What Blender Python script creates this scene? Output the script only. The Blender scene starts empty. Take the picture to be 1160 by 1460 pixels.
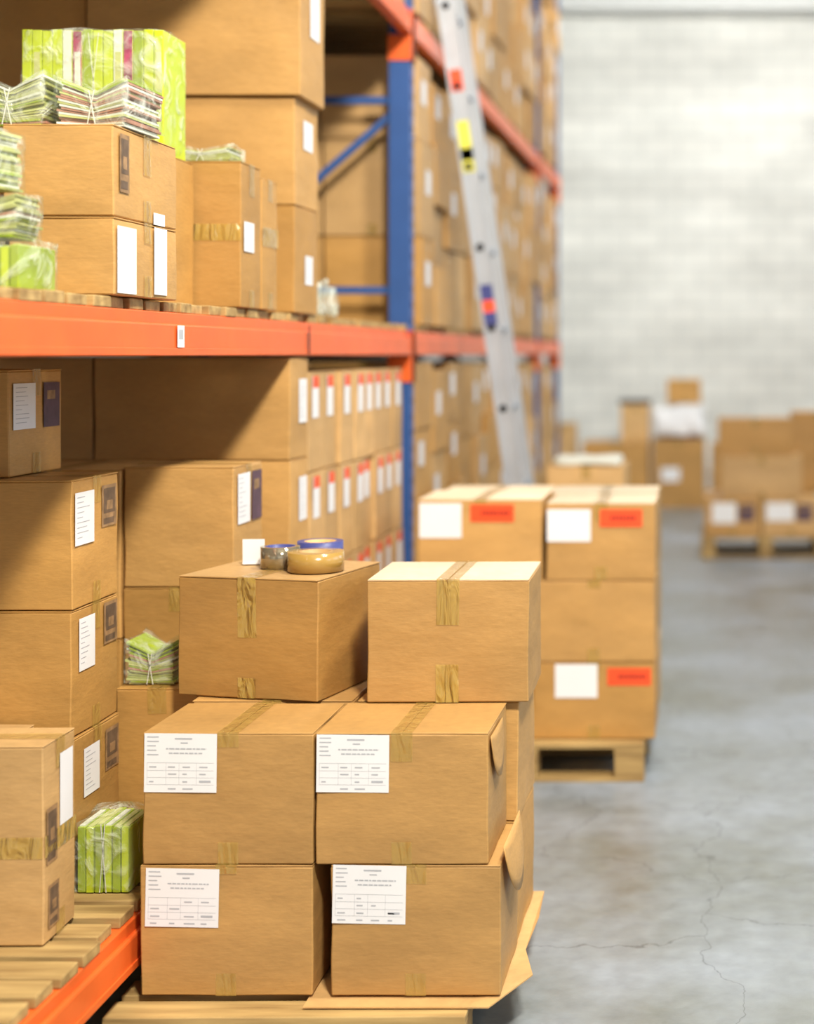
import bpy, bmesh, math, random
from mathutils import Vector, Matrix, noise
random.seed(7)
S = bpy.context.scene
COL = S.collection
try:
    S.view_settings.view_transform = 'Standard'
    S.view_settings.look = 'None'
    S.view_settings.exposure = 0.0
except Exception:
    pass

# ------------------------------------------------------------ materials
def newmat(name):
    m = bpy.data.materials.new(name); m.use_nodes = True
    nt = m.node_tree
    return m, nt, nt.nodes['Principled BSDF'], nt.nodes['Material Output']

def flat(name, col, rough=0.6, metal=0.0, var=0.06, scale=8.0, bump=0.0, coat=0.0, alpha=1.0):
    m, nt, b, o = newmat(name)
    tc = nt.nodes.new('ShaderNodeTexCoord')
    n = nt.nodes.new('ShaderNodeTexNoise'); n.inputs['Scale'].default_value = scale; n.inputs['Detail'].default_value = 5
    nt.links.new(tc.outputs['Object'], n.inputs['Vector'])
    r = nt.nodes.new('ShaderNodeMapRange')
    r.inputs['To Min'].default_value = 1 - var*2; r.inputs['To Max'].default_value = 1 + var*2
    nt.links.new(n.outputs['Fac'], r.inputs['Value'])
    mx = nt.nodes.new('ShaderNodeVectorMath'); mx.operation = 'SCALE'
    mx.inputs[0].default_value = col[:3]
    nt.links.new(r.outputs['Result'], mx.inputs['Scale'])
    nt.links.new(mx.outputs['Vector'], b.inputs['Base Color'])
    b.inputs['Roughness'].default_value = rough
    b.inputs['Metallic'].default_value = metal
    b.inputs['Coat Weight'].default_value = coat
    b.inputs['Alpha'].default_value = alpha
    if bump:
        bp = nt.nodes.new('ShaderNodeBump'); bp.inputs['Strength'].default_value = bump; bp.inputs['Distance'].default_value = 0.01
        nt.links.new(n.outputs['Fac'], bp.inputs['Height']); nt.links.new(bp.outputs['Normal'], b.inputs['Normal'])
    return m

def cardboard(name, col):
    m, nt, b, o = newmat(name)
    tc = nt.nodes.new('ShaderNodeTexCoord')
    oi = nt.nodes.new('ShaderNodeObjectInfo')
    off = nt.nodes.new('ShaderNodeVectorMath'); off.operation = 'SCALE'; off.inputs[0].default_value = (37, 19, 53)
    nt.links.new(oi.outputs['Random'], off.inputs['Scale'])
    adv = nt.nodes.new('ShaderNodeVectorMath'); adv.operation = 'ADD'
    nt.links.new(tc.outputs['Object'], adv.inputs[0]); nt.links.new(off.outputs[0], adv.inputs[1])
    n = nt.nodes.new('ShaderNodeTexNoise'); n.inputs['Scale'].default_value = 3.5; n.inputs['Detail'].default_value = 6
    mp = nt.nodes.new('ShaderNodeMapping'); mp.inputs['Scale'].default_value = (1, 1, 2.2)
    nt.links.new(adv.outputs[0], mp.inputs['Vector'])
    nt.links.new(mp.outputs['Vector'], n.inputs['Vector'])
    n2 = nt.nodes.new('ShaderNodeTexNoise'); n2.inputs['Scale'].default_value = 160; n2.inputs['Detail'].default_value = 3
    mp2 = nt.nodes.new('ShaderNodeMapping'); mp2.inputs['Scale'].default_value = (0.25, 0.25, 1.6)
    nt.links.new(tc.outputs['Object'], mp2.inputs['Vector']); nt.links.new(mp2.outputs['Vector'], n2.inputs['Vector'])
    r0 = nt.nodes.new('ShaderNodeMapRange'); r0.inputs['To Min'].default_value = 0.82; r0.inputs['To Max'].default_value = 1.12
    nt.links.new(oi.outputs['Random'], r0.inputs['Value'])
    r1 = nt.nodes.new('ShaderNodeMapRange'); r1.inputs['To Min'].default_value = 0.74; r1.inputs['To Max'].default_value = 1.26
    nt.links.new(n.outputs['Fac'], r1.inputs['Value'])
    r2 = nt.nodes.new('ShaderNodeMapRange'); r2.inputs['To Min'].default_value = 0.84; r2.inputs['To Max'].default_value = 1.16
    nt.links.new(n2.outputs['Fac'], r2.inputs['Value'])
    a = nt.nodes.new('ShaderNodeMath'); a.operation = 'MULTIPLY'
    nt.links.new(r0.outputs[0], a.inputs[0]); nt.links.new(r1.outputs[0], a.inputs[1])
    a2 = nt.nodes.new('ShaderNodeMath'); a2.operation = 'MULTIPLY'
    nt.links.new(a.outputs[0], a2.inputs[0]); nt.links.new(r2.outputs[0], a2.inputs[1])
    mx = nt.nodes.new('ShaderNodeVectorMath'); mx.operation = 'SCALE'; mx.inputs[0].default_value = col
    nt.links.new(a2.outputs[0], mx.inputs['Scale'])
    nt.links.new(mx.outputs['Vector'], b.inputs['Base Color'])
    b.inputs['Roughness'].default_value = 0.52
    bp = nt.nodes.new('ShaderNodeBump'); bp.inputs['Strength'].default_value = 0.6; bp.inputs['Distance'].default_value = 0.016
    nt.links.new(n.outputs['Fac'], bp.inputs['Height']); nt.links.new(bp.outputs['Normal'], b.inputs['Normal'])
    return m

CB  = cardboard('cardboard_tan',  (0.50, 0.278, 0.088))
CB2 = cardboard('cardboard_warm', (0.46, 0.243, 0.064))
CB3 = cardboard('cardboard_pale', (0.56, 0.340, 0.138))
CB_LIT = cardboard('cardboard_lit_top', (0.76, 0.62, 0.44))  # top flaps: bright overhead light painted into the cardboard colour

def tape_mat(name, bump, alpha, rough):
    m, nt, b, o = newmat(name)
    tc = nt.nodes.new('ShaderNodeTexCoord')
    mp = nt.nodes.new('ShaderNodeMapping'); mp.inputs['Scale'].default_value = (1.8, 1.8, 0.6)
    nt.links.new(tc.outputs['Object'], mp.inputs['Vector'])
    n = nt.nodes.new('ShaderNodeTexNoise'); n.inputs['Scale'].default_value = 16; n.inputs['Detail'].default_value = 2.0; n.inputs['Distortion'].default_value = 1.2
    nt.links.new(mp.outputs[0], n.inputs['Vector'])
    bp = nt.nodes.new('ShaderNodeBump'); bp.inputs['Strength'].default_value = bump; bp.inputs['Distance'].default_value = 0.03
    nt.links.new(n.outputs['Fac'], bp.inputs['Height']); nt.links.new(bp.outputs['Normal'], b.inputs['Normal'])
    b.inputs['Base Color'].default_value = (0.56, 0.37, 0.08, 1)
    b.inputs['Roughness'].default_value = rough
    b.inputs['Alpha'].default_value = alpha
    b.inputs['Coat Weight'].default_value = 1.0; b.inputs['Coat Roughness'].default_value = 0.05
    b.inputs['Coat IOR'].default_value = 1.7
    nt.links.new(bp.outputs['Normal'], b.inputs['Coat Normal'])
    return m
TAPE = tape_mat('packing_tape', 0.5, 0.42, 0.16)
TAPEW = tape_mat('wrinkled_packing_tape', 1.0, 0.58, 0.11)
LABEL = flat('label_paper', (0.78, 0.78, 0.80), 0.5, var=0.02)
INK = flat('label_ink', (0.42, 0.43, 0.47), 0.6)
RED = flat('red_sticker', (0.85, 0.085, 0.02), 0.45, var=0.04)
REDINK = flat('red_sticker_print', (0.35, 0.02, 0.01), 0.5)
PHOTO = flat('picture_sticker', (0.12, 0.075, 0.045), 0.6, var=0.45, scale=35)
BROWNP = flat('picture_print_brown', (0.29, 0.17, 0.08), 0.6, var=0.45, scale=35)
PURPLE = flat('dark_violet_sticker', (0.085, 0.045, 0.07), 0.6, var=0.4, scale=25)
BLUE = flat('rack_blue_paint', (0.028, 0.085, 0.27), 0.4, var=0.08)
ORANGE = flat('rack_orange_paint', (0.78, 0.125, 0.020), 0.40, var=0.14, scale=5, bump=0.1, coat=0.12)
HOLE = flat('dark_hole', (0.01, 0.01, 0.012), 0.9)
ALU = flat('aluminium', (0.44, 0.47, 0.52), 0.4, metal=0.4, var=0.08)
YEL = flat('yellow_sticker', (0.70, 0.66, 0.08), 0.5)
GREEN = flat('green_carton', (0.49, 0.58, 0.02), 0.35, var=0.10, scale=12)
GREEN2 = flat('green_carton_dark', (0.31, 0.40, 0.025), 0.35, var=0.12, scale=12)
PALE = flat('pale_green_paper', (0.50, 0.52, 0.20), 0.45, var=0.14, scale=20)
PALE2 = flat('olive_paper', (0.36, 0.37, 0.12), 0.45, var=0.2, scale=20)
MAG = flat('magenta_print', (0.36, 0.035, 0.11), 0.4, var=0.55, scale=30)
ROSE = flat('rose_paper', (0.42, 0.20, 0.14), 0.45, var=0.3, scale=20)
WHITE = flat('white_print', (0.68, 0.69, 0.62), 0.4)
BLACK = flat('black_plastic', (0.03, 0.03, 0.04), 0.3)
DKBLUE = flat('blue_core', (0.05, 0.06, 0.22), 0.4)
TAN = flat('brown_tape_roll', (0.38, 0.23, 0.055), 0.2, coat=0.5)
SILVER = flat('clear_tape_roll', (0.36, 0.31, 0.22), 0.08, metal=0.7)

def plastic_mat(name, lo, hi, tint=(0.85, 0.9, 0.80), bump=0.8, scale=10):
    m, nt, b, o = newmat(name)
    nt.nodes.remove(b)
    tr = nt.nodes.new('ShaderNodeBsdfTransparent'); tr.inputs[0].default_value = (0.95, 0.97, 0.94, 1)
    gl = nt.nodes.new('ShaderNodeBsdfPrincipled'); gl.inputs['Base Color'].default_value = (*tint, 1); gl.inputs['Roughness'].default_value = 0.1
    tc = nt.nodes.new('ShaderNodeTexCoord')
    n = nt.nodes.new('ShaderNodeTexNoise'); n.inputs['Scale'].default_value = scale; n.inputs['Detail'].default_value = 3; n.inputs['Distortion'].default_value = 2.5
    nt.links.new(tc.outputs['Object'], n.inputs['Vector'])
    bp = nt.nodes.new('ShaderNodeBump'); bp.inputs['Strength'].default_value = bump; bp.inputs['Distance'].default_value = 0.03
    nt.links.new(n.outputs['Fac'], bp.inputs['Height']); nt.links.new(bp.outputs['Normal'], gl.inputs['Normal'])
    r = nt.nodes.new('ShaderNodeMapRange'); r.inputs['From Min'].default_value = 0.45; r.inputs['From Max'].default_value = 0.72
    r.inputs['To Min'].default_value = lo; r.inputs['To Max'].default_value = hi
    nt.links.new(n.outputs['Fac'], r.inputs['Value'])
    mx = nt.nodes.new('ShaderNodeMixShader')
    nt.links.new(r.outputs[0], mx.inputs[0]); nt.links.new(tr.outputs[0], mx.inputs[1]); nt.links.new(gl.outputs[0], mx.inputs[2])
    nt.links.new(mx.outputs[0], o.inputs['Surface'])
    return m
WRAP = plastic_mat('shrink_wrap', 0.05, 0.45)
BAG = plastic_mat('plastic_bag', 0.12, 0.65, scale=7)

def wood_mat():
    m, nt, b, o = newmat('raw_wood')
    tc = nt.nodes.new('ShaderNodeTexCoord')
    mp = nt.nodes.new('ShaderNodeMapping'); mp.inputs['Scale'].default_value = (1.5, 14, 14)
    nt.links.new(tc.outputs['Object'], mp.inputs['Vector'])
    n = nt.nodes.new('ShaderNodeTexNoise'); n.inputs['Scale'].default_value = 2.0; n.inputs['Detail'].default_value = 8
    nt.links.new(mp.outputs[0], n.inputs['Vector'])
    cr = nt.nodes.new('ShaderNodeValToRGB')
    cr.color_ramp.elements[0].position = 0.3; cr.color_ramp.elements[0].color = (0.24, 0.14, 0.045, 1)
    cr.color_ramp.elements[1].position = 0.7; cr.color_ramp.elements[1].color = (0.52, 0.35, 0.135, 1)
    nt.links.new(n.outputs['Fac'], cr.inputs[0]); nt.links.new(cr.outputs[0], b.inputs['Base Color'])
    b.inputs['Roughness'].default_value = 0.7
    bp = nt.nodes.new('ShaderNodeBump'); bp.inputs['Strength'].default_value = 0.3; bp.inputs['Distance'].default_value = 0.01
    nt.links.new(n.outputs['Fac'], bp.inputs['Height']); nt.links.new(bp.outputs['Normal'], b.inputs['Normal'])
    return m
WOOD = wood_mat()

def floor_mat():
    m, nt, b, o = newmat('worn_concrete')
    tc = nt.nodes.new('ShaderNodeTexCoord')
    n = nt.nodes.new('ShaderNodeTexNoise'); n.inputs['Scale'].default_value = 1.1; n.inputs['Detail'].default_value = 8; n.inputs['Roughness'].default_value = 0.62
    nt.links.new(tc.outputs['Object'], n.inputs['Vector'])
    cr = nt.nodes.new('ShaderNodeValToRGB')
    cr.color_ramp.elements[0].position = 0.34; cr.color_ramp.elements[0].color = (0.150, 0.162, 0.148, 1)
    cr.color_ramp.elements[1].position = 0.66; cr.color_ramp.elements[1].color = (0.275, 0.315, 0.370, 1)
    nt.links.new(n.outputs['Fac'], cr.inputs[0])
    n3 = nt.nodes.new('ShaderNodeTexNoise'); n3.inputs['Scale'].default_value = 14; n3.inputs['Detail'].default_value = 8
    nt.links.new(tc.outputs['Object'], n3.inputs['Vector'])
    vo = nt.nodes.new('ShaderNodeTexVoronoi'); vo.feature = 'DISTANCE_TO_EDGE'; vo.inputs['Scale'].default_value = 1.3
    ad = nt.nodes.new('ShaderNodeVectorMath'); ad.operation = 'MULTIPLY_ADD'
    ad.inputs[1].default_value = (0.35, 0.35, 0.35)
    n2 = nt.nodes.new('ShaderNodeTexNoise'); n2.inputs['Scale'].default_value = 4; n2.inputs['Detail'].default_value = 6
    nt.links.new(tc.outputs['Object'], n2.inputs['Vector'])
    nt.links.new(n2.outputs['Color'], ad.inputs[0]); nt.links.new(tc.outputs['Object'], ad.inputs[2])
    nt.links.new(ad.outputs[0], vo.inputs['Vector'])
    r = nt.nodes.new('ShaderNodeMapRange'); r.inputs['From Min'].default_value = 0.0; r.inputs['From Max'].default_value = 0.006
    r.inputs['To Min'].default_value = 0.5; r.inputs['To Max'].default_value = 1.0
    nt.links.new(vo.outputs['Distance'], r.inputs['Value'])
    r3 = nt.nodes.new('ShaderNodeMapRange'); r3.inputs['To Min'].default_value = 0.7; r3.inputs['To Max'].default_value = 1.3
    nt.links.new(n3.outputs['Fac'], r3.inputs['Value'])
    mm = nt.nodes.new('ShaderNodeMath'); mm.operation = 'MULTIPLY'
    nt.links.new(r.outputs[0], mm.inputs[0]); nt.links.new(r3.outputs[0], mm.inputs[1])
    sc = nt.nodes.new('ShaderNodeVectorMath'); sc.operation = 'SCALE'
    nt.links.new(cr.outputs[0], sc.inputs[0]); nt.links.new(mm.outputs[0], sc.inputs['Scale'])
    nt.links.new(sc.outputs[0], b.inputs['Base Color'])
    rr = nt.nodes.new('ShaderNodeMapRange'); rr.inputs['To Min'].default_value = 0.22; rr.inputs['To Max'].default_value = 0.48
    nt.links.new(n.outputs['Fac'], rr.inputs['Value']); nt.links.new(rr.outputs[0], b.inputs['Roughness'])
    bp = nt.nodes.new('ShaderNodeBump'); bp.inputs['Strength'].default_value = 0.2; bp.inputs['Distance'].default_value = 0.01
    nt.links.new(n3.outputs['Fac'], bp.inputs['Height']); nt.links.new(bp.outputs['Normal'], b.inputs['Normal'])
    return m

def brick_mat():
    m, nt, b, o = newmat('painted_brick')
    tc = nt.nodes.new('ShaderNodeTexCoord')
    mp = nt.nodes.new('ShaderNodeMapping'); mp.inputs['Rotation'].default_value = (math.radians(90), 0, 0)
    nt.links.new(tc.outputs['Object'], mp.inputs['Vector'])
    br = nt.nodes.new('ShaderNodeTexBrick')
    br.inputs['Color1'].default_value = (0.78, 0.785, 0.75, 1); br.inputs['Color2'].default_value = (0.71, 0.72, 0.69, 1)
    br.inputs['Mortar'].default_value = (0.58, 0.595, 0.58, 1)
    br.inputs['Scale'].default_value = 1.0; br.inputs['Brick Width'].default_value = 0.45; br.inputs['Row Height'].default_value = 0.23
    br.inputs['Mortar Size'].default_value = 0.012
    nt.links.new(mp.outputs[0], br.inputs['Vector'])
    n = nt.nodes.new('ShaderNodeTexNoise'); n.inputs['Scale'].default_value = 0.9; n.inputs['Detail'].default_value = 7
    mp2 = nt.nodes.new('ShaderNodeMapping'); mp2.inputs['Scale'].default_value = (0.6, 1, 1.6)
    nt.links.new(tc.outputs['Object'], mp2.inputs['Vector']); nt.links.new(mp2.outputs[0], n.inputs['Vector'])
    r = nt.nodes.new('ShaderNodeMapRange'); r.inputs['From Min'].default_value = 0.3; r.inputs['From Max'].default_value = 0.65; r.inputs['To Min'].default_value = 0.78; r.inputs['To Max'].default_value = 1.10
    nt.links.new(n.outputs['Fac'], r.inputs['Value'])
    sc = nt.nodes.new('ShaderNodeVectorMath'); sc.operation = 'SCALE'
    nt.links.new(br.outputs['Color'], sc.inputs[0]); nt.links.new(r.outputs[0], sc.inputs['Scale'])
    nt.links.new(sc.outputs[0], b.inputs['Base Color']); b.inputs['Roughness'].default_value = 0.6
    bp = nt.nodes.new('ShaderNodeBump'); bp.inputs['Strength'].default_value = 0.3; bp.inputs['Distance'].default_value = 0.02
    nt.links.new(br.outputs['Fac'], bp.inputs['Height']); bp.invert = True
    nt.links.new(bp.outputs['Normal'], b.inputs['Normal'])
    return m
FLOOR = floor_mat(); BRICK = brick_mat()
CEIL = flat('ceiling_paint', (0.5, 0.5, 0.48), 0.8, scale=2)
STEEL = flat('painted_steel', (0.66, 0.68, 0.68), 0.5)

# ------------------------------------------------------------ mesh helpers
class MB:
    """collects parts of one object in a bmesh"""
    def __init__(self): self.bm = bmesh.new(); self.mats = []
    def mi(self, mat):
        if mat not in self.mats: self.mats.append(mat)
        return self.mats.index(mat)
    def box(self, x0, x1, y0, y1, z0, z1, mat, bev=0.0, M=None, jit=0.0, seg=2):
        bm = self.bm; k = self.mi(mat); vs = []
        for (x, y, z) in [(x0,y0,z0),(x1,y0,z0),(x1,y1,z0),(x0,y1,z0),(x0,y0,z1),(x1,y0,z1),(x1,y1,z1),(x0,y1,z1)]:
            p = Vector((x, y, z))
            if jit and z == z1: p += Vector((random.uniform(-jit, jit), random.uniform(-jit, jit), random.uniform(-jit, 0)))
            if M is not None: p = M @ p
            vs.append(bm.verts.new(p))
        fs = []
        for f in [(0,3,2,1),(4,5,6,7),(0,1,5,4),(1,2,6,5),(2,3,7,6),(3,0,4,7)]:
            fc = bm.faces.new([vs[i] for i in f]); fc.material_index = k; fs.append(fc)
        if bev:
            es = list({e for f in fs for e in f.edges})
            bmesh.ops.bevel(bm, geom=es, offset=bev, segments=seg, affect='EDGES', profile=0.5)
    def carton_body(self, w, d, h, mat, amp, seed):
        """slightly dented corrugated box, chamfered edges"""
        t = bmesh.new(); bmesh.ops.create_cube(t, size=1)
        bmesh.ops.subdivide_edges(t, edges=t.edges[:], cuts=6, use_grid_fill=True)
        sv = Vector((seed*7.13, seed*3.7, seed*1.9))
        for v in t.verts:
            p = v.co.copy()
            q = Vector((p.x*w, p.y*d, (p.z+.5)*h))
            n1 = noise.noise_vector(q*7 + sv)*amp*1.2
            bulge = amp*.35
            ax = abs(p.x) > .499; ay = abs(p.y) > .499; az = abs(p.z) > .499
            dsp = Vector(n1)
            if ax and not (ay or az): dsp.x += math.copysign(bulge, p.x)
            if ay and not (ax or az): dsp.y += math.copysign(bulge, p.y)
            lim = .0026
            dsp = Vector([max(-amp*2, min(lim, c*math.copysign(1, pp)))*math.copysign(1, pp) for c, pp in zip(dsp, p)])
            if az: dsp.z = -abs(dsp.z)*.5 if p.z > 0 else 0
            v.co = q + dsp
        es = [e for e in t.edges if len(e.link_faces) == 2 and e.calc_face_angle(0) > 1.0]
        bmesh.ops.bevel(t, geom=es, offset=.003, segments=1, affect='EDGES')
        for e in t.edges: e.smooth = not (len(e.link_faces) == 2 and e.calc_face_angle(0) > .35)
        k = self.mi(mat); mp = {v: self.bm.verts.new(v.co) for v in t.verts}
        for f in t.faces:
            nf = self.bm.faces.new([mp[v] for v in f.verts]); nf.material_index = k; nf.smooth = True
        for e in t.edges:
            if not e.smooth:
                ne = self.bm.edges.get([mp[e.verts[0]], mp[e.verts[1]]])
                if ne: ne.smooth = False
        t.free()
    def poly(self, pts, mat, smooth=False):
        vs = [self.bm.verts.new(Vector(p)) for p in pts]
        f = self.bm.faces.new(vs); f.material_index = self.mi(mat); f.smooth = smooth
        return f
    def slab(self, pts, z0, z1, mat):
        a = [(p[0], p[1], z0 + (p[2] if len(p) > 2 else 0)) for p in pts]; b = [(p[0], p[1], z1 + (p[2] if len(p) > 2 else 0)) for p in pts]
        n = len(pts)
        va = [self.bm.verts.new(p) for p in a]; vb = [self.bm.verts.new(p) for p in b]; k = self.mi(mat)
        self.bm.faces.new(vb).material_index = k
        self.bm.faces.new(va[::-1]).material_index = k
        for i in range(n):
            self.bm.faces.new([va[i], va[(i+1) % n], vb[(i+1) % n], vb[i]]).material_index = k
    def beam(self, p, q, w, t, mat, up=Vector((0, 0, 1))):
        p = Vector(p); q = Vector(q); d = (q-p); L = d.length; d.normalize()
        s = d.cross(up)
        if s.length < 1e-4: s = d.cross(Vector((0, 1, 0)))
        s.normalize(); u = s.cross(d)
        M = Matrix((( s.x, d.x, u.x, p.x),(s.y, d.y, u.y, p.y),(s.z, d.z, u.z, p.z),(0,0,0,1)))
        self.box(-w/2, w/2, 0, L, -t/2, t/2, mat, M=M)
    def cyl(self, c, axis, r, L, mat, n=24, r_in=None):
        axis = Vector(axis).normalized()
        a = axis.orthogonal().normalized(); b = axis.cross(a); k = self.mi(mat)
        c = Vector(c)
        def ring(rad, t): return [self.bm.verts.new(c + axis*t + a*math.cos(2*math.pi*i/n)*rad + b*math.sin(2*math.pi*i/n)*rad) for i in range(n)]
        o0, o1 = ring(r, 0), ring(r, L)
        if r_in:
            i0, i1 = ring(r_in, 0), ring(r_in, L)
        for i in range(n):
            j = (i+1) % n
            f = self.bm.faces.new([o0[i], o0[j], o1[j], o1[i]]); f.material_index = k; f.smooth = True
            if r_in:
                f = self.bm.faces.new([i0[j], i0[i], i1[i], i1[j]]); f.material_index = k; f.smooth = True
                self.bm.faces.new([o1[i], o1[j], i1[j], i1[i]]).material_index = k
                self.bm.faces.new([o0[j], o0[i], i0[i], i0[j]]).material_index = k
        if not r_in:
            self.bm.faces.new(o1).material_index = k; self.bm.faces.new(o0[::-1]).material_index = k
    def done(self, name, loc=(0,0,0), yaw=0, parent=None):
        me = bpy.data.meshes.new(name)
        self.bm.to_mesh(me); self.bm.free()
        for m in self.mats: me.materials.append(m)
        ob = bpy.data.objects.new(name, me); COL.objects.link(ob)
        ob.location = loc; ob.rotation_euler = (0, 0, yaw)
        if parent: ob.parent = parent
        return ob

def face_frame(face, w, d, h):
    if face == 'F': return Vector((-w/2, -d/2, 0)), Vector((1,0,0)), Vector((0,-1,0))
    if face == 'R': return Vector((w/2, -d/2, 0)), Vector((0,1,0)), Vector((1,0,0))
    if face == 'B': return Vector((w/2, d/2, 0)), Vector((-1,0,0)), Vector((0,1,0))
    if face == 'L': return Vector((-w/2, d/2, 0)), Vector((0,-1,0)), Vector((-1,0,0))

def fquad(mb, fr, u0, v0, u1, v1, mat, off, rot=0, piv=None):
    O, U, N = fr; Z = Vector((0,0,1))
    pts = [(u0,v0),(u1,v0),(u1,v1),(u0,v1)]
    cx, cy = piv if piv else ((u0+u1)/2, (v0+v1)/2)
    out = []
    for (a, b) in pts:
        x, y = a-cx, b-cy
        a2 = cx + x*math.cos(rot) - y*math.sin(rot); b2 = cy + x*math.sin(rot) + y*math.cos(rot)
        out.append(O + U*a2 + Z*b2 + N*off)
    mb.poly(out, mat)

def label(mb, fr, kind, u0, v0, w, h, rot=0):
    rs = random.Random(int((u0+v0*3+w)*1000))
    piv = (u0+w/2, v0+h/2); off = 0.0038
    def q(a, b, c, d, mat, o=0.0006): fquad(mb, fr, u0+a*w, v0+b*h, u0+c*w, v0+d*h, mat, off+o, rot, piv)
    if kind == 'ship':
        q(0,0,1,1, LABEL, 0)
        q(.42,.90,.66,.925, INK)
        q(.50,.83,.60,.85, INK)
        for i, (a, b) in enumerate([(.04,.20),(.04,.22),(.04,.17),(.04,.19),(.04,.21)]):
            y = .93 - i*.075; q(a, y, b-rs.uniform(0,.03), y+.018, INK)
        for (y, a, b) in [(.73,.30,.86),(.655,.34,.80)]:
            x = a
            while x < b:
                x2 = min(b, x+rs.uniform(.03,.08)); q(x, y, x2, y+.022, INK); x = x2+.012
        for y in (.50,.37,.25,.13): q(.04, y, .96, y+.004, INK)
        for x in (.04,.30,.48,.72): q(x, .13, x+.003, .50, INK)
        for r_, y in enumerate((.42,.30,.17,.05)):
            for x in (.07,.33,.53,.76):
                L = rs.uniform(.06,.15)
                if rs.random() < .8: q(x, y, x+L, y+.022, INK)
        q(.76,.17,.92,.205, INK)
    elif kind == 'white':
        q(0,0,1,1, LABEL, 0)
        for i in range(9):
            y = .90-i*.095; q(.1, y, .25+rs.uniform(.05,.5), y+.013, INK)
    elif kind == 'blank':
        q(0,0,1,1, LABEL, 0)
    elif kind == 'red':
        q(0,0,1,1, RED, 0)
        x = .25
        while x < .85:
            x2 = x+rs.uniform(.04,.08); q(x,.38,x2,.62, REDINK); x = x2+.02
    elif kind == 'redtop':
        q(0,0,1,1, LABEL, 0); q(0.1,.72,1,1, RED)
    elif kind == 'photo':
        q(0,0,1,1, BROWNP, 0); q(.12,.32,.88,.92, PHOTO); q(.3,.4,.7,.62, BROWNP, .001); q(.1,.06,.8,.2, PHOTO)
    elif kind == 'purple':
        q(0,0,1,1, PURPLE, 0); q(.2,.62,.7,.82, BROWNP)
    elif kind == 'tapeband':
        q(0,0,1,1, TAPEW, 0)

CN = [0]
def carton(x0, x1, y0, y1, z0, z1, yaw=0, mat=None, labels=(), tape=True, seam='Y', name='cardboard_box', tw=0.052, drop=0.07, tmat=None, amp=.0030, top=None):
    mat = mat or random.choice([CB, CB, CB2, CB3]); tmat = tmat or TAPE
    w, d, h = x1-x0, y1-y0, z1-z0
    CN[0] += 1
    mb = MB()
    mb.carton_body(w, d, h-0.004, mat, amp, CN[0])
    g = 0.0015
    def fl(a, b, c, e):
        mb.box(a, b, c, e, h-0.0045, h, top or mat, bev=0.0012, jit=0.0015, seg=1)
    if seam == 'Y':
        fl(-w/2, -g, -d/2, d/2); fl(g, w/2, -d/2, d/2)
    else:
        fl(-w/2, w/2, -d/2, -g); fl(-w/2, w/2, g, d/2)
    if tape:
        t = tw/2; zt = h+0.0012
        if seam == 'Y':
            mb.poly([(-t,-d/2-.003,zt),(t,-d/2-.003,zt),(t,d/2+.003,zt),(-t,d/2+.003,zt)], TAPE)
            faces = [('F', w/2), ('B', w/2)]
        else:
            mb.poly([(-w/2-.003,-t,zt),(w/2+.003,-t,zt),(w/2+.003,t,zt),(-w/2-.003,t,zt)], TAPE)
            faces = [('R', d/2), ('L', d/2)]
        for fc, c in faces:
            fr = face_frame(fc, w, d, h)
            fquad(mb, fr, c-t, h-drop, c+t, zt, tmat, 0.0032, rot=random.uniform(-.03,.03))
            fquad(mb, fr, c-t*.95, 0.001, c+t*.95, 0.055, tmat, 0.0032)
    for (fc, kind, u, v, lw, lh, *r) in labels:
        label(mb, face_frame(fc, w, d, h), kind, u, v, lw, lh, r[0] if r else 0)
    return mb.done(name, ((x0+x1)/2, (y0+y1)/2, z0), yaw)

def wrap_shell(mb, x0, x1, y0, y1, z0, z1, amp, mat, cuts=9, seed=0, freq=11):
    tmp = bmesh.new()
    bmesh.ops.create_cube(tmp, size=1)
    bmesh.ops.subdivide_edges(tmp, edges=tmp.edges[:], cuts=cuts, use_grid_fill=True)
    k = mb.mi(mat); mp = {}
    for v in tmp.verts:
        p = v.co.copy()
        rr = Vector((abs(p.x)*2, abs(p.y)*2, abs(p.z)*2))
        m = sorted(rr)[1]
        p *= 1 - 0.05*max(0, m-0.7)/0.3
        q = Vector(((x0+x1)/2 + p.x*(x1-x0), (y0+y1)/2 + p.y*(y1-y0), (z0+z1)/2 + p.z*(z1-z0)))
        nn = noise.noise_vector(q*freq + Vector((seed*3.1, seed, 0)))
        q += nn*amp
        if q.z < z0: q.z = z0
        mp[v] = mb.bm.verts.new(q)
    for f in tmp.faces:
        nf = mb.bm.faces.new([mp[v] for v in f.verts]); nf.material_index = k; nf.smooth = True
    tmp.free()

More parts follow.
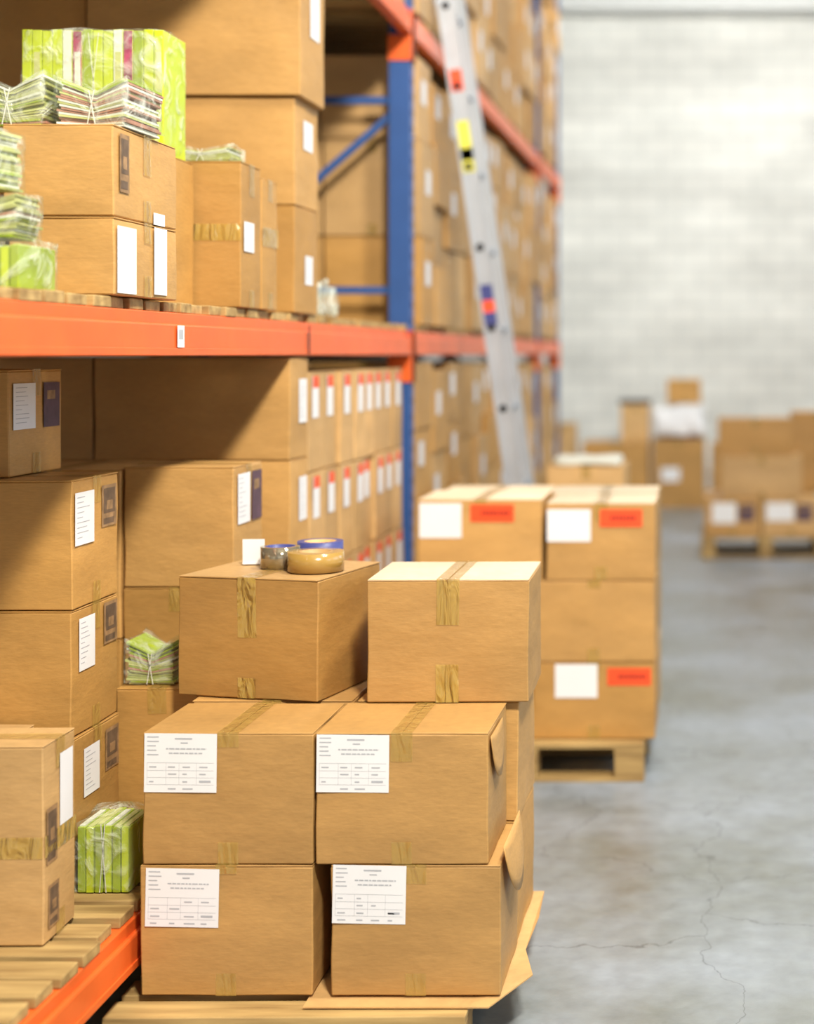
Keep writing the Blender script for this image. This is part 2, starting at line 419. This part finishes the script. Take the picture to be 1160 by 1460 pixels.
def green_pack(x0, x1, y0, y1, z0, z1, n=6, yaw=0, style='ribs', seed=1, name='green_product_pack', cols=None):
    rs = random.Random(seed); w, d, h = x1-x0, y1-y0, z1-z0
    mb = MB(); e = 0.008
    if style == 'ribs':
        cw = (w-2*e)/n
        for i in range(n):
            xa = -w/2+e+i*cw; dz = rs.uniform(0,.008)
            mb.box(xa+.001, xa+cw-.001, -d/2+e+rs.uniform(0,.005), d/2-e, 0.001, h-e-dz-.006, GREEN if i % 2 else GREEN2, bev=.002)
            mb.box(xa+.004, xa+cw-.004, -d/2+e+.01, d/2-e-.02, h-e-dz-.006, h-e-dz-.003, PALE if i % 3 else WHITE)
    elif style == 'stripes':
        cw = (w-2*e)/len(cols)
        for i, c in enumerate(cols):
            xa = -w/2+e+i*cw
            mb.box(xa+.0008, xa+cw-.0008, -d/2+e, d/2-e, 0.001, h-e-(i % 3)*.002, c, bev=.0015)
            if i % 4 == 1: mb.box(xa+.006, xa+cw-.006, -d/2+e-.0006, -d/2+e, h*.35, h*.8, WHITE if c is MAG else PALE)
    else:   # sheaves of paper sleeves, pinched at the waist by a band
        nz = max(5, int(h/.007)); ch = (h-e)/nz
        for i in range(nz):
            c = [PALE, PALE2, PALE, PALE2, GREEN2, ROSE, WHITE][rs.randrange(7)]
            ox, oy = rs.uniform(-.008,.008), rs.uniform(-.006,.006)
            xa, xb = -w/2+e+ox+.006, w/2-e+ox-.006
            for s in range(8):
                mb.box(xa+(xb-xa)*s/8, xa+(xb-xa)*(s+1)/8, -d/2+e+oy+.006, d/2-e+oy-.006, .001+i*ch, .001+(i+1)*ch-.0012, c)
    wrap_shell(mb, -w/2, w/2, -d/2, d/2, 0.0005, h, .012, WRAP, seed=seed)
    if style == 'flat':
        for v in mb.bm.verts:
            q = min(1, abs(v.co.x)/(w/2)); s = .66 + .34*q**.9
            v.co.z *= s; v.co.y *= .86 + .14*q
    yb = -d/2*.9-.002
    zz = h*(.66 if style == 'flat' else .95)
    mb.beam((-w*.05, yb, .003), (w*.04, yb, zz), .0015, .002, WHITE)
    mb.beam((w*.06, yb, .003), (-w*.03, yb, zz), .0015, .002, WHITE)
    return mb.done(name, ((x0+x1)/2, (y0+y1)/2, z0), yaw)

def pallet(x0, x1, y0, y1, ztop, yaw=0):
    w, d = x1-x0, y1-y0; mb = MB(); t = .022
    n = 7; pw = .095
    for i in range(n):
        y = -d/2 + (d-pw)*i/(n-1)
        mb.box(-w/2, w/2, y, y+pw, ztop-t, ztop, WOOD, bev=.003, jit=.002)
    for i in range(3):
        x = -w/2 + (w-.12)*i/2
        mb.box(x, x+.12, -d/2, d/2, ztop-2*t, ztop-t-.0005, WOOD, bev=.002)
        for y in (-d/2, -.07, d/2-.14):
            mb.box(x+.002, x+.118, y+.002, y+.138, t*.8, ztop-2*t, WOOD, bev=.002)
    for y in (-d/2, -.05, d/2-.1):
        mb.box(-w/2, w/2, y, y+.1, 0, t*.8, WOOD, bev=.002)
    return mb.done('wooden_pallet', ((x0+x1)/2, (y0+y1)/2, 0), yaw)

def room_box(name, x0, x1, y0, y1, z0, z1, mat):
    mb = MB(); mb.box(x0, x1, y0, y1, z0, z1, mat); return mb.done(name)

# ------------------------------------------------------------ room
XL, XRW, YF, YB, ZC = -2.75, 4.2, 19.0, -5.0, 6.7
room_box('floor', XL-.2, XRW+.2, YB, YF+.2, -.1, 0, FLOOR)
room_box('wall_far', XL-.2, XRW+.2, YF, YF+.2, 0, ZC, BRICK)
room_box('wall_left', XL-.2, XL, YB, YF, 0, ZC, CEIL)
mb = MB()
mb.box(XRW, XRW+.2, YB, YF, 0, 2.7, CEIL); mb.box(XRW, XRW+.2, YB, YF, 5.0, ZC, CEIL)
ys = [YB, -3.5, -0.5, 0.5, 3.5, 4.5, 7.5, 8.5, 11.5, 12.5, 15.5, YF]
for i in range(0, len(ys), 2): mb.box(XRW, XRW+.2, ys[i], ys[i+1], 2.7, 5.0, CEIL)
mb.done('wall_right')
k = 1
for i in range(1, len(ys)-1, 2):
    mb = MB(); a, b = ys[i], ys[i+1]
    for z in (2.7, 3.83, 4.95): mb.box(XRW+.06, XRW+.12, a, b, z, z+.05, STEEL)
    for t in range(5):
        y = a + (b-a-.05)*t/4; mb.box(XRW+.06, XRW+.12, y, y+.05, 2.75, 4.95, STEEL)
    mb.done('window_%d' % k); k += 1
room_box('ceiling', XL-.2, XRW+.2, YB, YF+.2, ZC, ZC+.15, CEIL)
mb = MB()
mb.box(XL, XRW, 18.60, 18.98, 5.86, 5.90, STEEL); mb.box(XL, XRW, 18.77, 18.81, 5.90, 6.25, STEEL); mb.box(XL, XRW, 18.60, 18.98, 6.25, 6.29, STEEL)
mb.done('trim_1')

# ------------------------------------------------------------ pallet rack
XF, XB = -1.42, -2.48
rack = bpy.data.objects.new('pallet_rack', None); COL.objects.link(rack)
UP = [1.95, 7.20, 12.40, 13.98]
LV = [0.31, 1.81, 3.31]
for j, y in enumerate(UP):
    mb = MB()
    for (xa, xb) in ((XF-.105, XF-.004), (XB, XB+.10)):
        mb.box(xa, xb, y, y+.012, 0, 5.2, BLUE, bev=.002)
        mb.box(xa, xb, y+.068, y+.08, 0, 5.2, BLUE, bev=.002)
        xo = xb-.012 if xa > -2 else xa
        mb.box(xo, xo+.012, y+.012, y+.068, 0, 5.2, BLUE)
        mb.box(xa-.02, xb+.02 if xa < -2 else xb, y-.02, y+.1, 0, .008, BLUE)
        if xa > -2:
            z = .12
            while z < 5.1:
                mb.box(xb+.0002, xb+.0012, y+.018, y+.03, z, z+.022, HOLE)
                mb.box(xb+.0002, xb+.0012, y+.05, y+.062, z, z+.022, HOLE)
                z += .075
    for zz in (.2, 1.10, 2.00, 2.89, 3.8, 4.7):
        mb.beam((XF-.06, y+.04, zz), (XB+.05, y+.04, zz), .03, .035, BLUE)
    for za, zb in ((1.06, .24), (1.14, 1.96), (2.85, 2.04), (2.93, 3.76), (4.66, 3.84)):
        if j == 1 and za == 2.93: continue
        mb.beam((XF-.07, y+.04, za), (XB+.06, y+.04, zb), .025, .032, BLUE)
    mb.done('upright_frame_%d' % (j+1), parent=rack)
for li, zt in enumerate(LV):
    mb = MB()
    for bi in range(len(UP)-1):
        ya, yb = UP[bi]+.082, UP[bi+1]-.002
        for (xo, s) in ((XF, 1), (XB, -1)):
            x_out = xo; x_in = xo - s*.05
            lo, hi = min(x_out, x_in), max(x_out, x_in)
            mb.box(lo, hi, ya, yb, zt-.115, zt-.03, ORANGE, bev=.006)
            st = (lo, hi-.012) if s > 0 else (lo+.012, hi)
            mb.box(st[0], st[1], ya, yb, zt-.032, zt, ORANGE, bev=.003)
            ro = (hi-.002, hi+.004) if s > 0 else (lo-.004, lo+.002)
            mb.box(ro[0], ro[1], ya, yb, zt-.112, zt-.094, ORANGE, bev=.001)
            cx = (hi-.006, hi+.004) if s > 0 else (lo-.004, lo+.006)
            for (c0, c1) in ((ya-.08, ya+.01), (yb-.01, yb+.08)):
                mb.box(cx[0], cx[1], c0, c1, zt-.24, zt+.0, ORANGE, bev=.002)
        mb.box(XF-.108, XF+.002, UP[bi+1]-.008, UP[bi+1]-.001, zt-.24, zt-.12, ORANGE, bev=.001)
    mb.done('beams_level_%d' % (li+1), parent=rack)
    mb = MB(); rs = random.Random(li)
    y = UP[0]+.1
    while y < UP[-1]-.1:
        pw = .098 + rs.uniform(-.01,.012)
        if not any(u-.11 < y < u+.09 for u in UP):
            e = rs.uniform(-.012,.014)
            mb.box(XB+.02, XF-.022+e, y, y+pw, zt+.0005, zt+.026+rs.uniform(0,.004), WOOD, bev=.003, jit=.002)
        y += pw + rs.uniform(.008,.035)
    mb.done('deck_boards_level_%d' % (li+1), parent=rack)
mb = MB()
mb.box(-1.4155, -1.4145, 4.06, 4.11, 1.718, 1.776, LABEL); mb.box(-1.4145, -1.4140, 4.068, 4.10, 1.74, 1.765, INK)
mb.done('beam_sticker', parent=rack)
mb = MB()
mb.box(-1.4135, -1.4125, 5.36, 5.375, 1.70, 1.80, HOLE)
mb.done('beam_joint', parent=rack)
Z0, Z1, Z2 = LV[0]+.031, LV[1]+.031, LV[2]+.031

# ------------------------------------------------------------ front pallet load
pallet(-1.46, -0.60, 3.66, 4.52, .128, yaw=math.radians(.6))
mb = MB()
mb.slab([(-.99,3.70),(-.60,3.70),(-.545,3.70,0.0),(-.460,3.88,0.006),(-.50,4.06,0),(-.49,4.28,.006),(-.50,4.5,0),(-.99,4.5)], .131, .1345, CB3)
mb.done('cardboard_sheet')
zb, zm, zt_, ztt = .141, .458, .78, 1.104
carton(-1.398,-.980,3.75,4.08, zb, zm, mat=CB, labels=[('F','ship',.014,.168,.178,.142,-.02)], drop=.02)
carton(-.934,-.523,3.75,4.08, zb, zm, mat=CB, labels=[('F','ship',.004,.176,.178,.142,-.02)], drop=.045)
carton(-1.39,-.965,4.10,4.46, zb, zm)
carton(-.95,-.527,4.10,4.46, zb, zm)
carton(-1.390,-.978,3.75,4.07, zm+.002, zt_, mat=CB, labels=[('F','ship',.003,.176,.176,.143,-.01)], drop=.035)
carton(-.972,-.553,3.75,4.08, zm+.002, zt_, mat=CB, labels=[('F','ship',.003,.176,.176,.140,-.01)], drop=.07)
carton(-1.39,-.965,4.10,4.46, zm+.002, zt_)
carton(-.95,-.525,4.10,4.46, zm+.002, zt_)
carton(-1.411,-1.001,4.11,4.49, zt_+.002, ztt, yaw=math.radians(-13), mat=CB2, drop=.16, tw=.055, tmat=TAPEW, top=CB3)  # paler top flaps: light from above put into the colour
carton(-.921,-.497,4.07,4.42, zt_+.002, ztt+.002, yaw=math.radians(1), mat=CB, drop=.12, tw=.06, tmat=TAPEW, labels=[('F','tapeband',.18,.0,.06,.10)], top=CB_LIT)
def flap(cx, y0, y1, z, r, out, name='cardboard_flap'):
    mb = MB(); n = 14; ym = (y0+y1)/2; hw = (y1-y0)/2
    k = mb.mi(CB); rows = []
    for i in range(6):
        t = i/5; row = []
        for j in range(n+1):
            a = math.pi*j/n
            row.append(mb.bm.verts.new((cx + out*math.sin(t*1.7)*math.sin(a), ym - hw*math.cos(a), z - r*math.sin(a)*t)))
        rows.append(row)
    for i in range(5):
        for j in range(n):
            f = mb.bm.faces.new([rows[i][j], rows[i][j+1], rows[i+1][j+1], rows[i+1][j]]); f.material_index = k; f.smooth = True
    ob = mb.done(name); ob.modifiers.new('thickness', 'SOLIDIFY').thickness = .002
    return ob
flap(-.5485, 3.76, 3.96, .768, .12, .010)
flap(-.518, 3.76, 4.06, .500, .15, .024)

# tape rolls
mb = MB()
mb.cyl((0,0,0),(0,0,1), .076, .052, TAN, 40, .046); mb.cyl((0,0,-.0003),(0,0,1), .0458, .0525, CB3, 40, .040)
mb.done('tape_roll', (-1.098, 4.24, ztt+.003))
mb = MB()
mb.cyl((0,0,0),(0,0,1), .054, .058, SILVER, 40, .042); mb.cyl((0,0,-.0003),(0,0,1), .0418, .0585, DKBLUE, 40, .038)
mb.done('tape_roll', (-1.214, 4.305, ztt+.003))
mb = MB()
mb.cyl((0,0,0),(0,0,1), .064, .062, DKBLUE, 40, .045); mb.cyl((0,0,-.0003),(0,0,1), .0448, .062, CB3, 40, .040)
mb.done('tape_roll', (-1.125, 4.392, ztt+.003))
mb = MB(); mb.box(-.03,.03,-.002,.002,0,.07, LABEL); mb.box(-.03,.03,-.004,.03,0,.004, LABEL); mb.done('folded_paper', (-1.305, 4.36, ztt+.003), .1)

# ------------------------------------------------------------ back pallet load
pallet(-1.25, -.285, 6.13, 7.05, .153)
YA = 6.20
z1a, z1b, z1c, z1d = .155, .462, .790, 1.102
carton(-1.19,-.745,YA,6.61, z1a, z1b)
carton(-.735,-.245,YA,6.61, z1a, z1b, mat=CB2, labels=[('F','blank',.09,.165,.17,.135),('F','red',.30,.215,.175,.07)])
carton(-1.19,-.74,YA,6.61, z1b+.002, z1c)
carton(-.735,-.245,YA,6.61, z1b+.002, z1c, mat=CB, drop=.03)
carton(-1.195,-.70,YA,6.63, z1c+.002, z1d+.015, mat=CB, top=CB_LIT, labels=[('F','blank',.005,.17,.17,.14),('F','red',.21,.235,.175,.07)])
carton(-.68,-.243,YA,6.61, z1c+.002, z1d, mat=CB, top=CB_LIT, labels=[('F','blank',.003,.155,.175,.13),('F','red',.215,.215,.17,.07)])
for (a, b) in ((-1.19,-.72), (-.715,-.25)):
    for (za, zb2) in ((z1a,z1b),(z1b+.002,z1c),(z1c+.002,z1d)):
        carton(a, b, 6.64, 7.03, za, zb2, top=CB_LIT)
pallet(-.98,-.42, 8.75, 9.5, .14)
carton(-.96,-.50,8.8,9.25,.142,.60); carton(-.96,-.52,8.8,9.25,.602,1.06, mat=CB3)
mb = MB(); wrap_shell(mb, -.93,-.55, 8.82,9.2, 1.062, 1.10, .012, WHITE, seed=2); mb.done('paper_bundle')

# ------------------------------------------------------------ ladder
def ladder():
    mb = MB(); b0 = Vector((-.86, 0, 0)); tdir = Vector((-.57, 0, 3.98)); L = tdir.length + .02; tdir.normalize()
    dep = Vector((tdir.z, 0, -tdir.x)); r = .044
    def rail(y):
        M = Matrix(((dep.x, 0, tdir.x, b0.x),(0, 1, 0, y),(dep.z, 0, tdir.z, b0.z),(0,0,0,1)))
        mb.box(-r, r, 0, .004, .02, L, ALU, M=M)
        mb.box(-r, -r+.01, .004, .03, .02, L, ALU, M=M); mb.box(r-.01, r, .004, .03, .02, L, ALU, M=M)
        mb.box(-r, -r+.012, -.006, .0, .02, L, ALU, M=M); mb.box(r-.012, r, -.006, .0, .02, L, ALU, M=M)
        mb.box(-r-.005, r+.005, -.008, .035, .0, .06, BLACK, M=M, bev=.004)
        return M
    M1 = rail(7.74); rail(8.14)
    s = .22
    while s < L-.1:
        c = b0 + tdir*s
        mb.cyl((c.x, 7.735, c.z), (0,1,0), .02, .43, ALU, 14)
        mb.cyl((c.x, 7.7305, c.z), (0,1,0), .0195, .004, HOLE, 14)
        s += .408
    def stick(a, b, mat): mb.box(-.030,.030,-.004,-.001,a,b,mat,M=M1)
    stick(3.05,3.16,RED); stick(2.64,2.90,YEL); stick(2.70,2.76,WHITE)
    stick(1.86,1.93,DKBLUE); stick(1.93,1.99,RED); stick(1.99,2.07,DKBLUE)
    return mb.done('aluminium_ladder')
ladder()

# ------------------------------------------------------------ rack contents, near bay, upper shelf
zU = Z1
carton(-1.672,-1.422,3.65,4.07, zU, zU+.185, mat=CB, seam='X', labels=[('R','blank',.01,.005,.12,.16),('R','blank',.25,.01,.09,.17)], drop=.05)
carton(-1.685,-1.424,3.65,4.07, zU+.187, 2.245, mat=CB, seam='X', labels=[('R','photo',.03,.06,.06,.14),('R','blank',.25,0,.08,.03)], drop=.10)
carton(-2.15,-1.72,3.72,4.10, zU, 2.10, mat=CB2)
carton(-2.12,-1.56,4.14,4.61, zU, 2.27, mat=CB2)
carton(-1.80,-1.424,4.63,4.83, zU, 2.28, mat=CB2, seam='X', drop=.1, labels=[('F','tapeband',.0,.20,.376,.05),('R','blank',.02,.17,.10,.09)])
carton(-1.80,-1.424,4.84,5.01, zU, 2.255, mat=CB2, seam='X', labels=[('R','tapeband',.0,.20,.17,.06)])
yc = 5.22
carton(-2.12,-1.424,yc,5.52, zU, 2.205, mat=CB2, labels=[('R','white',.12,.1,.1,.1)], tape=False)
carton(-2.00,-1.424,yc,5.52, 2.207, 2.572, mat=CB, labels=[('R','white',.10,.2,.12,.1)], tape=False)
carton(-2.12,-1.400,yc-.02,5.52, 2.574, 3.07, mat=CB, labels=[('R','white',.12,.22,.12,.16)], tape=False)
carton(-2.46,-2.13,yc,5.52, zU, 2.55, mat=CB2); carton(-2.46,-2.13,yc,5.52, 2.552, 3.07, mat=CB2)
green_pack(-1.985,-1.565,4.39,4.59, 2.272, 2.634, style='stripes', seed=3,
           cols=[GREEN, GREEN, GREEN, GREEN, WHITE, MAG, GREEN2, GREEN, GREEN, WHITE, MAG, GREEN2, GREEN, GREEN])
green_pack(-1.80,-1.605,3.68,3.92, 2.247, 2.385, style='flat', seed=5, yaw=.06)
green_pack(-1.592,-1.405,3.70,3.95, 2.247, 2.38, style='flat', seed=6, yaw=-.03)
green_pack(-1.66,-1.46,4.66,4.82, 2.283, 2.34, style='flat', seed=8)
green_pack(-1.69,-1.485,3.30,3.50, zU, zU+.11, style='ribs', n=9, seed=9)
green_pack(-1.71,-1.505,3.31,3.49, zU+.112, zU+.22, style='flat', seed=10, yaw=.1)
green_pack(-1.78,-1.56,3.32,3.50, zU+.222, zU+.36, style='flat', n=8, seed=11, yaw=-.12)
mb = MB(); wrap_shell(mb, -1.70,-1.66,3.54,3.60, zU, zU+.16, .02, BAG, seed=21); mb.done('clear_plastic_bag')
mb = MB(); wrap_shell(mb, -1.62,-1.43,5.62,5.85, zU, zU+.11, .04, BAG, seed=22); mb.done('clear_plastic_bag')

# near bay, lower shelf
zL = Z0
carton(-2.30,-1.81,3.95,4.27, 1.384, 1.66, mat=CB2, labels=[('R','white',.02,.12,.13,.12),('R','purple',.20,.12,.10,.12)], seam='X')
carton(-2.03,-1.626,3.90,4.20, 1.052, 1.381, mat=CB2, seam='X', labels=[('R','white',.01,.16,.12,.135),('R','photo',.18,.19,.10,.11)])
carton(-2.03,-1.628,3.90,4.20, .728, 1.050, mat=CB2, seam='X', labels=[('R','white',.04,.16,.10,.135),('R','photo',.20,.20,.09,.11)])
carton(-2.03,-1.624,3.90,4.20, zL, .726, mat=CB2, seam='X', labels=[('R','white',.06,.22,.10,.125),('R','photo',.20,.25,.09,.11)])
carton(-2.06,-1.712,3.73,3.88, zL, .77, mat=CB3)
carton(-1.93,-1.545,3.54,3.72, zL, .80, mat=CB3, seam='X', yaw=.02, labels=[('R','blank',.085,.25,.075,.17),('R','photo',.01,.18,.06,.13),('R','photo',.02,.03,.06,.10),('F','tapeband',.0,.20,.385,.05),('R','tapeband',.0,.20,.18,.05)])
green_pack(-1.618,-1.47,3.88,4.06, zL, .525, n=6, seed=12)
carton(-1.650,-1.425,4.25,4.49, zL, .780, mat=CB2)
green_pack(-1.645,-1.492,4.27,4.45, .782, .915, style='flat', seed=14)
carton(-1.748,-1.424,4.56,4.84, 1.012, 1.367, mat=CB, seam='X', labels=[('R','white',.03,.18,.12,.15),('R','purple',.17,.18,.10,.15)])
carton(-1.748,-1.428,4.56,4.84, .680, 1.010, mat=CB2); carton(-1.748,-1.428,4.56,4.84, zL, .678, mat=CB2)
carton(-2.15,-1.755,4.55,4.95, .86, 1.36, mat=CB); carton(-2.15,-1.755,4.55,4.95, zL, .858, mat=CB2)
carton(-2.08,-1.426,5.17,5.40, 1.345, 1.69, mat=CB, tape=False, labels=[('R','white',.10,.12,.1,.15)])
carton(-2.46,-2.09,5.17,5.40, 1.345, 1.69, mat=CB, tape=False)
carton(-2.08,-1.426,5.17,5.40, .85, 1.343, mat=CB, tape=False, labels=[('R','white',.10,.28,.1,.15)])
carton(-2.46,-2.09,5.17,5.40, .85, 1.343, mat=CB); carton(-2.46,-1.43,5.17,5.40, zL, .848, mat=CB2)
y = 5.47
while y < 6.95:
    dpt = random.uniform(.17,.21)
    zz = zL
    for hgt in (.29, .29, .36, .36):
        xr = -1.425 - random.uniform(0,.02)
        carton(xr-.46, xr, y, y+dpt, zz, zz+hgt-.003, mat=CB3, tape=False, labels=[('R','redtop',.04,hgt-.17,.09,.15)])
        zz += hgt
    y += dpt + .006
def fill(ya, yb, z0, zmax, ns, first=None):
    y = ya
    while y < yb-.15:
        d = min(random.uniform(.34,.5), yb-y)
        if any(u-.02 < y+d and y < u+.10 for u in UP[1:]):
            u = [u for u in UP[1:] if u-.02 < y+d and y < u+.10][0]
            if u-.03-y > .25: d = u-.03-y
            else: y = u+.11; continue
        if first and y == ya: hs = first
        else:
            n = random.choice(ns); hs = [(zmax-z0-random.uniform(.01,.12))/n]*n
        z = z0; w = random.uniform(.42,.5)
        for h in hs:
            xr = -1.405-random.uniform(0,.05)
            lb = [('R', random.choice(['blank','white','blank']), .05+random.uniform(0,.08), h*.45, .13, .12)] if random.random() < .6 else []
            carton(xr-w, xr, y, y+d-.01, z, z+h-.003, labels=lb, tape=random.random() < .6, seam=random.choice('XY'))
            if y == ya: carton(-2.44, xr-w-.01, y, y+d-.01, z, z+h-.003)
            z += h
        y += d
fill(7.42, 13.95, Z1, 3.17, [3,3,4], [.43,.47,.40])
fill(7.42, 13.95, Z0, 1.69, [3,4,4])
fill(7.42, 13.95, Z2, 5.5, [5,6])
y = 2.2
while y < 6.8:
    carton(-2.42,-1.45, y, y+.7, Z2, Z2+random.uniform(.5,.8)); y += .75  # unseen top-level boxes, added to shade the shelf below

# ------------------------------------------------------------ right pallet and far goods
pallet(-.12, .95, 12.8, 13.7, .19)
carton(-.09,.375,12.85,13.3,.192,.50, labels=[('F','blank',.06,.10,.20,.17),('F','purple',.28,.12,.13,.14)])
carton(.39,.86,12.85,13.3,.192,.50, labels=[('F','blank',.03,.12,.23,.15),('F','purple',.28,.12,.13,.14)])
carton(-.09,.86,13.32,13.68,.192,.50)
carton(.05,.72,12.88,13.3,.502,.85, mat=CB3); carton(.02,.64,12.9,13.3,.852,1.16, mat=CB2)
carton(.66,1.1,13.31,13.68,.502,1.20, mat=CB2)
pallet(-1.5,-.72,17.0,17.8,.12); carton(-1.47,-.74,17.02,17.7,.122,.72, mat=CB2)
carton(-.70,-.12,17.0,17.7,.0,.76, mat=CB2, labels=[('F','white',.1,.3,.2,.15)])
carton(-1.05,-.74,17.1,17.5,.722,1.14, mat=CB3)
mb = MB(); mb.box(-.18,.18,-.15,.15,0,.05,BLACK,bev=.01); mb.done('black_tray', (-.90,17.3,1.142))
mb = MB(); wrap_shell(mb, -.68,-.12,17.12,17.48,.80,1.13,.05,LABEL,seed=31,freq=5); wrap_shell(mb, -.60,-.18,17.14,17.46,.764,.84,.02,PURPLE,seed=33,freq=5); mb.done('white_wrapped_bundle')
carton(-.54,-.17,17.15,17.45,1.152,1.42, mat=CB2)
carton(-1.75,-1.52,16.6,17.0,0,.5, mat=CB2); carton(-1.75,-1.52,16.6,17.0,.502,.95, mat=CB3)
carton(-.05,.3,17.3,17.7,0,.7, mat=CB2); carton(.35,1.1,17.2,17.7,0,.9, mat=CB)

# ------------------------------------------------------------ lamps
def area(name, loc, tgt, sx, sy, power, col=(1,.97,.92)):
    L = bpy.data.lights.new(name, 'AREA'); L.shape = 'RECTANGLE'; L.size = sx; L.size_y = sy; L.energy = power; L.color = col
    o = bpy.data.objects.new(name, L); COL.objects.link(o); o.location = loc
    o.rotation_euler = (Vector(tgt)-Vector(loc)).to_track_quat('-Z','Y').to_euler()
    return o
area('key_lamp', (1.0, -.2, 5.6), (-1.4, 4.7, 1.2), .6, .6, 640, (1,.935,.80))
area('back_stack_fill', (1.2, 3.6, 5.8), (-1.0, 7.5, .9), .6, .6, 210, (1,.935,.80))  # unseen second key, added to brighten the back pallet load
for i, (y, p) in enumerate(((4.4,50),(8.5,60),(12.5,110))):
    mb = MB(); mb.box(-.16,.16,-.75,.75,.0,.07,STEEL,bev=.01)
    mb.done('ceiling_lamp', (.6, y, 6.2))
    area('tube_light', (.6, y, 6.19), (.6, y, 0), .28, 1.4, p, (1,.98,.93))
mb = MB(); mb.box(-1.5,1.5,-.16,.16,.0,.07,STEEL,bev=.01); mb.done('ceiling_lamp', (.4, 13.9, 6.25))  # unseen housing for the added wall fill
area('wall_fill_light', (.4, 14.0, 6.2), (.2, 19.0, 2.2), 2.8, .3, 250, (1,.985,.94))  # added fill that brightens the far wall
area('daylight_windows', (6.2, 9.0, 4.8), (0, 10.0, 1.0), 16, 3.0, 480, (.62,.79,1.0))
area('rear_fill', (1.2, -4.8, 2.6), (0, 6, 1.2), 4, 3.4, 30, (1,.96,.88))  # added soft fill behind the camera; no door is built there

w = bpy.data.worlds.new('World'); S.world = w; w.use_nodes = True
bg = w.node_tree.nodes['Background']; bg.inputs[0].default_value = (.78,.88,1.0,1); bg.inputs[1].default_value = 0.3

# ------------------------------------------------------------ camera
cam = bpy.data.cameras.new('camera'); co = bpy.data.objects.new('camera', cam); COL.objects.link(co)
co.location = (0, 0, 1.7); co.rotation_euler = (math.radians(90), 0, 0)
cam.sensor_fit = 'VERTICAL'; cam.sensor_height = 36; cam.lens = 2200*36/1460
cam.shift_x = -440/1460; cam.shift_y = -225/1460
cam.dof.use_dof = True; cam.dof.focus_distance = 3.95; cam.dof.aperture_fstop = 1.2
cam.clip_start = .05; cam.clip_end = 100
S.camera = co
